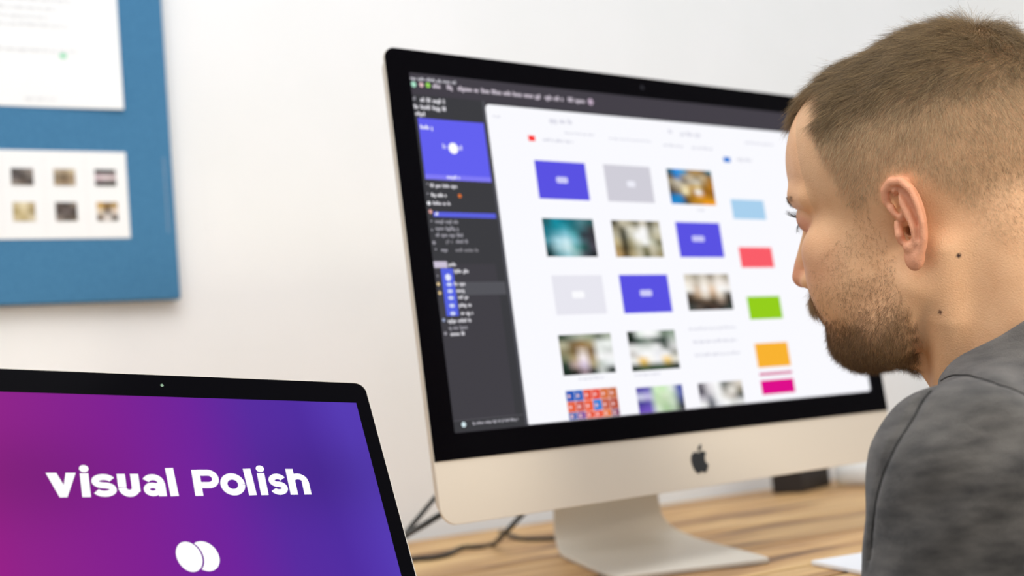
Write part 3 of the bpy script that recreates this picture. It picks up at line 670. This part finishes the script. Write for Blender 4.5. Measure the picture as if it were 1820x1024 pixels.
def neck_only(P):
    C7 = b2h((-92,0,-128)); 
    d = cap(P, (-30,0,-25), (-44,0,-112), 55, 57)
    d = smin(d, cap(P, (-44,0,-112), tuple(b2h((-75,0,-165))), 57, 68), 25)
    return d
def head_sdf(P):
    Y = np.abs(P[:,1]); Q = P.copy(); Q[:,1] = Y
    d = ell(Q, (-12,0,52), (100,77,79)); 
    d = smin(d, ell(Q, (26,0,65), (60,60,61)), 20)                 # frontal bone
    d = smin(d, ell(Q, (-42,0,80), (52,60,48)), 30)                # crown
    d = smin(d, ell(Q, (30,0,-22), (52,58,56)), 25)                # mid face
    d = smin(d, ell(Q, (62,0,-49), (32,41,35)), 22)                # mouth and chin mass
    d = smin(d, cap(Q, (4,54,-42), (34,46,-72), 15, 15), 22)       # jaw angle
    d = smin(d, cap(Q, (34,46,-72), (70,16,-75), 15, 15), 20)
    d = smin(d, ell(Q, (75,0,-70), (17,20,16)), 14)                # chin
    d = smin(d, ell(Q, (62,46,2), (19,17,17)), 18)                 # cheekbone
    d = smin(d, ell(Q, (62,38,-26), (24,20,26)), 20)               # cheek
    d = smin(d, chain(Q, [(84,0,43),(84,16,45),(78,34,46),(66,48,42)], [6,8,8,7]), 10)   # brow ridge
    d = smax(d, -ell(Q, (90,31,27), (12,15,11)), 10)               # eye socket
    d = smin(d, ell(Q, (72,31,28), (13.2,13.2,13.2)), 3)           # lids over the eye
    d = smin(d, chain(Q, [(84,0,34),(91,0,16),(103,0,-6),(105.5,0,-13)], [6,6.5,8,9]), 9)  # nose
    d = smin(d, ell(Q, (94,9.5,-18), (11,8,7.5)), 6)
    d = smax(d, -ell(Q, (98,9.5,-26), (6.5,4,5)), 2)                  # nostril
    d = smin(d, ell(Q, (86,0,-38), (14,27,14)), 12)                # upper lip mass
    d = smin(d, chain(Q, [(94,0,-40),(91,12,-42),(83,23,-44)], [4.5,4.2,2.5]), 4)
    d = smin(d, chain(Q, [(92,0,-50),(89,12,-49),(83,22,-45)], [5,4.6,2.5]), 4)
    d = smax(d, -chain(Q, [(100,0,-45),(96,13,-45.5),(87,25,-45)], [1.1,1.1,.8]), 2)
    nk = neck_only(Q)
    nk = smin(nk, chain(Q, [(58,12,-78),(38,12,-83),(19,12,-98),(4,12,-130)], [14,14,14,16]), 16)
    nk = smin(nk, chain(Q, [(-24,53,-24),(-14,49,-70),(6,30,-125)], [14,15,13]), 14)     # side neck muscle
    nk = smin(nk, cap(Q, (-62,26,-20), (-78,30,-120), 34, 40), 20)                       # nape
    d = smin(d, nk, 16)
    for s in (1, -1):
        m = (np.abs(P[:,0]+10) < 45) & (np.abs(P[:,2]) < 55) & (P[:,1]*s > 45)
        if m.any(): e = ear_sdf(P[m], s); d[m] = smin(d[m], e, 3.0)
    return d
def torso_sdf(P, pad=0.0, arms=True):
    # P in body frame (mm)
    d = cap(P, (-75,0,-120), (-85,0,-190), 62, 80)
    for s, SH in ((1, SHL), (-1, SHR)):
        d = smin(d, chain(P, [(-56,28*s,-112),(-56,90*s,-146),SH], [42,44,54]), 40)
    d = smin(d, ell(P, (-120,0,-300), (118,165,170)), 60)
    d = smin(d, ell(P, (-75,85,-235), (70,75,70)), 40); d = smin(d, ell(P, (-75,-85,-235), (70,75,70)), 40)
    d = smin(d, ell(P, (-190,0,-520), (115,155,190)), 70)
    for SH, EL, WR in ((SHL, ELL_, WRL), (SHR, ELR, WRR)):
        a = chain(P, [SH, tuple(np.array(SH)*.5+np.array(EL)*.5), EL], [56, 52, 42])
        d = smin(d, a, 34)
        d = smin(d, cap(P, EL, WR, 42, 31), 16)
    return d - pad
def wav(P, s=1.0):
    x, y, z = P[:,0]*s, P[:,1]*s, P[:,2]*s
    return (np.sin(x*.031+1.3*np.sin(z*.019+.5)+y*.012)*np.sin(z*.027+y*.021+1.1) + .6*np.sin(x*.057-z*.049+2*np.sin(y*.03))*np.sin(z*.071+x*.02)
            + .35*np.sin(x*.11+z*.09+1.7*np.sin(z*.05+y*.04)))
def collar_cut(Ph):
    # Ph in head frame; negative above the neckline inside the neck cylinder
    zc = -103 - .376*Ph[:,0] + .0*Ph[:,1]
    return zc
person = thing('person', 'short-haired bearded man in a dark grey shirt seated looking at the big screen', 'person', (float(b2w((-230,0,0))[0]), float(b2w((-230,0,0))[1]), 0.45))

skin = mat('skin', (205,150,115), .5, spec=.35)
b = bsdf(skin); b.inputs['Subsurface Weight'].default_value = .08; b.inputs['Subsurface Radius'].default_value = (1,.35,.2); b.inputs['Subsurface Scale'].default_value = .003
at_ = N(skin, 'ShaderNodeAttribute', attribute_name='Col'); tcn = N(skin, 'ShaderNodeTexCoord')
nz = N(skin, 'ShaderNodeTexNoise'); nz.inputs['Scale'].default_value = 55; nz.inputs['Detail'].default_value = 5
link(skin, tcn.outputs['Object'], nz.inputs['Vector'])
crr = N(skin, 'ShaderNodeValToRGB'); crr.color_ramp.elements[0].position=.3; crr.color_ramp.elements[1].position=.7; crr.color_ramp.elements[0].color=(.90,.84,.80,1); crr.color_ramp.elements[1].color=(1,1,1,1)
link(skin, nz.outputs['Fac'], crr.inputs['Fac'])
mx = N(skin, 'ShaderNodeMix', data_type='RGBA', blend_type='MULTIPLY'); mx.inputs[0].default_value = .8
link(skin, at_.outputs['Color'], mx.inputs[6]); link(skin, crr.outputs['Color'], mx.inputs[7]); link(skin, mx.outputs[2], b.inputs['Base Color'])
n2 = N(skin, 'ShaderNodeTexNoise'); n2.inputs['Scale'].default_value = 900; n2.inputs['Detail'].default_value = 3; link(skin, tcn.outputs['Object'], n2.inputs['Vector'])
bp = N(skin, 'ShaderNodeBump'); bp.inputs['Strength'].default_value = .55; bp.inputs['Distance'].default_value = .0007; link(skin, n2.outputs['Fac'], bp.inputs['Height']); link(skin, bp.outputs['Normal'], b.inputs['Normal'])

VH, FH = surfnet(head_sdf, (-135,-105,-190), (130,105,150), 1.2)
w_bot = w2h  # noqa
body_o = fast_mesh('body', h2w(VH), FH, skin, person)
# skin tones by place
def sstep(x, a, b): t = np.clip((x-a)/(b-a), 0, 1); return t*t*(3-2*t)
base = np.tile(np.array(rgb((232,182,136))), (len(VH),1))
def blend(mask, col): 
    global base
    base = base*(1-mask[:,None]) + np.array(rgb(col))*mask[:,None]
dE = np.minimum(np.abs(ear_sdf(VH.astype(np.float32), 1)), np.abs(ear_sdf(VH.astype(np.float32), -1)))
blend((1-sstep(dE, 0, 3))*sstep(np.abs(VH[:,1]), 70, 76)*.7, (232,156,122))
for (c, r, col, k) in (((112,0,-12), 16, (214,130,104), .5), ((80,38,20), 14, (205,135,120), .55), ((-34,62,-29), 1.6, (52,28,20), 1.0), ((-11,56,-63), 1.5, (78,44,32), .95), ((92,0,-45), 14, (196,110,100), .7), ((66,44,-8), 24, (218,150,120), .35)):
    q = VH.copy(); cc = np.array(c, float)
    if c[0] < 0: side_ = np.where((VH[:,1] > 0)[:,None], VH, 1e6); cc = VH[np.argmin((side_[:,0]-cc[0])**2 + (side_[:,2]-cc[2])**2)]
    if c[0] > 0: q[:,1] = np.abs(q[:,1])
    blend(k*(1-sstep(np.linalg.norm(q-cc, axis=1), r*.6, r*1.3)), col)
sc_ = 1-sstep(np.abs(VH[:,1])*0+VH[:,0]*.0 - VH[:,2], -70, 10)
blend(.45*np.clip((VH[:,2]-(8-.9*np.minimum(VH[:,0]+10,0)*-.55))/40,0,1)*(VH[:,0] < 62)*(dE > 3), (198,160,122))
a_ = body_o.data.color_attributes.new('Col', 'FLOAT_COLOR', 'POINT'); a_.data.foreach_set('color', np.hstack([base, np.ones((len(VH),1))]).astype(np.float32).ravel())

# eye
eye = {}
for s, nm in ((1,'eye'), (-1,'eye')):
    c = np.array((71.4, 30.5*s, 27.5)); n = 20; V = []; F = []
    for i in range(n+1):
        for j in range(n):
            t = math.pi*i/n; p = 2*math.pi*j/n
            V.append(c + 12.9*np.array([math.cos(t), math.sin(t)*math.cos(p), math.sin(t)*math.sin(p)]))
    fm = []
    for i in range(n):
        for j in range(n):
            F.append((i*n+j, i*n+(j+1)%n, (i+1)*n+(j+1)%n, (i+1)*n+j)); fm.append(2 if i < 2 else (1 if i < 4 else 0))
    if s == 1: em_ = [mat('eye white', (235,228,222), .1), mat('blue grey iris', (90,110,130), .1), mat('pupil', (5,5,5), .05)]
    mesh_obj('eye', h2w(np.array(V)), F, None, person, smooth=True, mats=em_, fm=fm)

#SHIRT
shirt_m = mat('charcoal heather jersey', (72,70,68), .95, spec=.15)
noise_mix(shirt_m, (54,51,48), (96,91,85), 34, 8, stretch=(1,1,3.0), ramp=(.34,.68), bump=.8, bscale=1300)
bsdf(shirt_m).inputs['Sheen Weight'].default_value = .25; bsdf(shirt_m).inputs['Sheen Roughness'].default_value = .5
SEAM1 = [(-8,92,-113),(-27,108,-112),(-41,133,-112),(-58,169,-115),(-71,183,-120),(-84,182,-125),(-110,178,-140)]
FOLD_LINE = [(-30,181,-119.5),(-25,206,-132),(-18,217,-144),(-10,221,-157),(-3,218,-169),(4,214,-184),(10,206,-205),(10,196,-232)]  # fold of the arm in front of the chest, not stitching
def shirt_sdf(P):
    d = torso_sdf(P, 4.0) 
    wv = wav(P); el = np.linalg.norm(P-np.array(ELL_, np.float32), axis=1)
    d = d - 3.0*wv
    # shallow grooves along the shoulder seam and the arm's fold
    ph_ = (w2h(HO + (P/1000.0) @ BM.T)).astype(np.float32)
    nk = neck_only(ph_)
    zc = -101 - .36*ph_[:,0] - .06*np.abs(ph_[:,1])
    cut = np.maximum(zc - ph_[:,2], nk-34)                      # negative = region to remove (above the neckline, near the neck)
    cut2 = smax(-(ph_[:,2]-zc), nk-40, 24.0)
    d = smax(d, -cut2, 5.0)
    for ln in (SEAM1, FOLD_LINE): d = smax(d, -(chain(P, ln, [1.6]*len(ln))), 5.0)
    # ribbed neckband hugging the neckline
    return d
VS, FS = surfnet(shirt_sdf, (-330,-330,-620), (260,340,-50), 2.8)
shirt = fast_mesh('shirt', b2w(VS), FS, shirt_m, person)
for nm, ln in (('shoulder_seam', SEAM1), ('sleeve_fold_line', FOLD_LINE)):  # at the sleeve, a dark tube added to draw the arm's dark fold
    L_ = np.array(ln, float); pts = []
    for i in range(len(L_)-1):
        for t in np.linspace(0, 1, 5)[:-1]:
            q = L_[i]*(1-t)+L_[i+1]*t; dd = ((VS-q)**2).sum(1); k = np.argsort(dd)[:12]; pts.append(VS[k].mean(0))
    pts = np.array(pts); pts[1:-1] = (pts[:-2]+2*pts[1:-1]+pts[2:])/4
    tv, tf = tube(b2w(pts), .0007, 8); so = mesh_obj(nm, tv, tf, mat('dark seam and fold line', (50,48,45), .95), person, smooth=True)
#HAIR
# ------------------------------------------------------------------ hair, beard, brows and lashes as strands
TRI = np.vstack([FH[:,[0,1,2]], FH[:,[0,2,3]]])
ctr_ = VH[TRI].mean(1)
e1 = VH[TRI[:,1]]-VH[TRI[:,0]]; e2 = VH[TRI[:,2]]-VH[TRI[:,0]]; cn = np.cross(e1, e2); AR = np.linalg.norm(cn, axis=1)/2
VN = np.zeros_like(VH); fn_ = np.cross(VH[FH[:,2]]-VH[FH[:,0]], VH[FH[:,3]]-VH[FH[:,1]])
for k in range(4): np.add.at(VN, FH[:,k], fn_)
VN /= np.linalg.norm(VN, axis=1)[:,None]+1e-9
g_ = (ctr_ - np.array([-20,0,0])); 
if (np.einsum('ij,ij->i', VN, VH-np.array([-10,0,20])).mean() < 0): VN = -VN
def inpoly(x, z, poly):
    r = np.zeros(len(x), bool); j = len(poly)-1
    for i in range(len(poly)):
        xi, zi = poly[i]; xj, zj = poly[j]
        r ^= ((zi > z) != (zj > z)) & (x < (xj-xi)*(z-zi)/(zj-zi+1e-9)+xi); j = i
    return r
dEt = np.minimum(np.abs(ear_sdf(ctr_.astype(np.float32), 1)), np.abs(ear_sdf(ctr_.astype(np.float32), -1)))
def roots(weight, n):
    p = AR*weight; p = p/p.sum(); t = rng.choice(len(TRI), n, p=p); a = rng.random(n); b = rng.random(n); m = a+b > 1; a[m] = 1-a[m]; b[m] = 1-b[m]
    T_ = TRI[t]; w = np.stack([1-a-b, a, b], 1)
    P = (VH[T_]*w[:,:,None]).sum(1); Nm = (VN[T_]*w[:,:,None]).sum(1); Nm /= np.linalg.norm(Nm, axis=1)[:,None]; return P, Nm
def lown(P, f, ph=0): return np.sin(P[:,0]*f+ph+1.7*np.sin(P[:,2]*f*.7+ph))*np.sin(P[:,1]*f*1.1+P[:,2]*f*.6+2.1*ph+1)
def strands(name, P, Nm, D, L, lift, curl, rad, m, steps=5, grav=0.0, jit=.12, dist=None):
    n = len(P); D = D + rng.normal(0, jit, D.shape); D -= Nm*np.einsum('ij,ij->i', D, Nm)[:,None]; D /= np.linalg.norm(D, axis=1)[:,None]+1e-9
    lf = lift + rng.normal(0, .10, n); d = D*np.cos(lf)[:,None] + Nm*np.sin(lf)[:,None]
    L = L*rng.uniform(.75, 1.12, n); bend = rng.normal(0, 1, (n,3))*curl
    pts = [P - Nm*.3]; q = P.copy()
    for k in range(1, steps):
        q = q + d*(L/(steps-1))[:,None]; pts.append(q.copy())
        d = d + bend - Nm*(lf*.22)[:,None] + np.array([0,0,-grav]); d /= np.linalg.norm(d, axis=1)[:,None]
    Q = np.stack(pts, 1).reshape(-1,3); W = h2w(Q) - np.array(person['_o'])
    hc = bpy.data.hair_curves.new(name); hc.add_curves([steps]*n)
    hc.attributes['position'].data.foreach_set('vector', W.astype(np.float32).ravel())
    ra = hc.attributes.get('radius') or hc.attributes.new('radius', 'FLOAT', 'POINT')
    tp = np.linspace(1, .35, steps)[None,:]*np.ones((n,1))*rad/1000; ra.data.foreach_set('value', tp.astype(np.float32).ravel())
    hc.materials.append(m); o = bpy.data.objects.new(name, hc); C.objects.link(o); o.parent = person['_p']; return o
def hair_mat(name, c0, c1, rough=.45):
    m = mat(name, c0, rough, spec=.35); ci = N(m, 'ShaderNodeHairInfo'); cr = N(m, 'ShaderNodeValToRGB')
    cr.color_ramp.elements[0].color = (*rgb(c0),1); cr.color_ramp.elements[1].color = (*rgb(c1),1)
    link(m, ci.outputs['Random'], cr.inputs['Fac']); link(m, cr.outputs['Color'], bsdf(m).inputs['Base Color']); return m
hm_top = hair_mat('mouse brown hair', (58,43,25), (172,144,102)); hm_beard = hair_mat('brown beard hair', (66,44,24), (158,120,76)); hm_dark = mat('dark lashes', (40,34,32), .5)
SIDE = [(84,103),(64,99),(42,93),(42,79),(39,63),(34,42),(33,24),(26,17),(14,24),(3,32),(-8,38),(-27,27),(-41,11),(-47,-7),(-57,-26),(-69,-38),(-130,-62),(-150,170),(95,170)]
def scalp_w(P):
    x, z, y = P[:,0], P[:,2], np.abs(P[:,1]); j = lown(P, .35)*1.5
    w = sum(inpoly(x + j + a, z + j*.7 + b, SIDE).astype(float) for a, b in ((0,0),(3,-3),(-3,-6),(2,3),(5,-7),(-2,-10),(7,-3)))/7.0
    w *= (x < 84 - 52*sstep(y, 14, 42) + 60*(1-sstep(z, 84, 97)) + j)
    # thinner towards the hairline at the neck and in front of the ear
    return w
sw_ = scalp_w(ctr_)*(dEt > 2.5)
def long_(P): return sstep(P[:,2] + np.clip(-P[:,0]-20,0,60)*.15, 66, 112)
topw = sw_*sstep(ctr_[:,2], 62, 98); P_, N_ = roots(topw, 44000)
cr0 = np.array([-72, 10, 118.0])
away = P_-cr0; away[:,2] *= .4; away /= np.linalg.norm(away, axis=1)[:,None]+1e-9
wh = np.exp(-((P_-cr0)**2).sum(1)/32**2)[:,None]
D = np.array([1.0,0,.02]) + np.stack([0*P_[:,0], np.sign(P_[:,1])*.25*sstep(np.abs(P_[:,1]),20,60), -.55*(1-sstep(P_[:,2],80,108))],1)
D = D*(1-wh) + away*wh*1.1 + np.stack([lown(P_,.16,1)*.12, lown(P_,.14,2)*.34, lown(P_,.2,3)*.2],1)
L = (5 + 16*long_(P_) + 3*lown(P_, .12, 4))*(1-.25*sstep(P_[:,0],45,75))
strands('hair', P_, N_, D, L, .46+.45*wh[:,0]+.20*lown(P_,.33,5), .06, .060, hm_top, 6, .05, .13)
# short faded sides share the object's look but are their own growth
fr_ = (1-sstep(ctr_[:,2], 72, 104)*.85)*(.75+.25*sstep(ctr_[:,2], -10, 50)); P_, N_ = roots(sw_*fr_, 70000)
D = np.stack([.45+.25*lown(P_,.1,1)-.5*sstep(-P_[:,0],20,60), 0*P_[:,0], -1+.3*lown(P_,.13,2)],1)
L = 2.4 + 1.8*sstep(P_[:,2],-20,30) + 4.5*sstep(P_[:,2],35,80)
strands('clipped_side_hair', P_, N_, D, L, .42, .05, .042, hair_mat('clipped light brown hair', (112,86,56), (228,200,156)), 4, .02, .22)
# beard
BEARD = [(40,8),(59,-1),(77,-14),(90,-25),(118,-27),(118,-112),(32,-104),(18,-84),(7,-61),(10,-39),(14,-25),(13,-3),(18,14),(30,22)]
def beard_w(P):
    x, y, z = P[:,0], np.abs(P[:,1]), P[:,2]; j = lown(P,.3)*3
    w = inpoly(x+j, z+j, BEARD).astype(float)
    dens = .17 + .25*sstep(-z, 10, 34) + .9*sstep(-z + (45-x)*.12, 44, 66)
    mus = ((z < -29)&(z > -45)&(y < 32)&(x > 68)); lips = (z < -43)&(z > -55)&(y < 20)&(x > 80)
    dens = np.where(mus, 1.0, dens)*(~lips)
    dens *= (1 - .6*((y > 32)&(x > 60)&(z > -50)))
    under = sstep(-z, 96, 108); dens *= (1-.75*under)
    dens *= sstep(x, 2, 22)*.85+.15
    return w*dens
P_, N_ = roots(beard_w(ctr_)*(dEt > 3), 32000)
z_ = P_[:,2]; L = 3.4 + 5.8*sstep(-z_, 40, 74); mus = (z_ > -45)&(np.abs(P_[:,1]) < 32)&(P_[:,0] > 68); L = np.where(mus, 9.5, L)
D = np.stack([.15+.35*lown(P_,.2,2)+.25*sstep(-z_,60,80), np.sign(P_[:,1])*.15*np.ones(len(P_)), -1+0*z_],1); D[mus] = np.stack([.5+0*z_[mus], np.sign(P_[mus,1])*.8, -.7+0*z_[mus]],1)
mk = mus; hm_mo = hair_mat('light brown moustache hair', (104,78,48), (190,156,108))
strands('beard', P_[~mk], N_[~mk], D[~mk], L[~mk], .55, .18, .052, hm_beard, 5, .03, .35)
strands('moustache', P_[mk], N_[mk], D[mk], L[mk], .50, .10, .052, hm_mo, 5, .03, .25)
# brows and lashes
x, y, z = ctr_[:,0], np.abs(ctr_[:,1]), ctr_[:,2]
bw__ = ((np.abs(z-(43.5+.10*(y-10)-.004*(y-28)**2)) < 2.6) & (y > 8) & (y < 44) & (x > 55)).astype(float)
P_, N_ = roots(bw__, 900); D = np.stack([-.2+0*P_[:,0], np.sign(P_[:,1]), .25-.012*np.abs(P_[:,1])],1)
strands('eyebrows', P_, N_, D, np.full(900, 5.5), .22, .04, .05, hair_mat('eyebrow hair', (96,72,50), (140,108,76)), 4, 0, .15)
n = 260; t = rng.random(n); s_g = np.where(rng.random(n) < .5, 1, -1); upm = rng.random(n) < .62
a = np.radians(-62 + 110*t)
P_ = np.stack([71.8+13.2*np.cos(a)*.97, (30.5+13.2*np.sin(a))*s_g, np.where(upm, 31.5-2.2*np.abs(np.sin(a)), 24.5+2.2*np.abs(np.sin(a)))],1)
N_ = np.stack([np.cos(a), np.sin(a)*s_g, np.where(upm, .05, -.35)],1); N_ /= np.linalg.norm(N_,axis=1)[:,None]
D = np.stack([.1*np.cos(a), 0*a, np.where(upm, .55, -.9)],1)
strands('eyelashes', P_, N_, D, np.where(upm, 9.5, 7.0), 1.05, .02, .075, hm_dark, 5, 0, .06)
# ------------------------------------------------------------------ light
W_ = bpy.data.worlds.new('world'); bpy.context.scene.world = W_; W_.use_nodes = True
W_.node_tree.nodes['Background'].inputs['Color'].default_value = (.94,.985,1.06,1); W_.node_tree.nodes['Background'].inputs['Strength'].default_value = 1.0
def area(name, loc, tgt, size, power, col):
    l = bpy.data.lights.new(name, 'AREA'); l.shape = 'RECTANGLE'; l.size, l.size_y = size; l.energy = power; l.color = col
    o = bpy.data.objects.new(name, l); C.objects.link(o); o.location = loc
    d = Vector(tgt)-Vector(loc); o.rotation_euler = d.to_track_quat('-Z','Y').to_euler(); return o
area('ceiling_lamp', (-0.1, 0.45, 2.45), (0.15, 1.1, 0.8), (1.4,1.4), 18.5, (1,1,1))
wl = area('neck_light', (1.45, -0.45, 1.35), (0.46, 0.78, 0.98), (.6,.7), 0.8, (1,.90,.76)); wl.data.spread = math.radians(28)  # added warm lamp, narrow cone aimed at the neck to brighten it
vs = bpy.context.scene.view_settings; vs.view_transform = 'Standard'; vs.look = 'None'; vs.gamma = 1.0; vs.use_curve_mapping = False; vs.exposure = 0.0
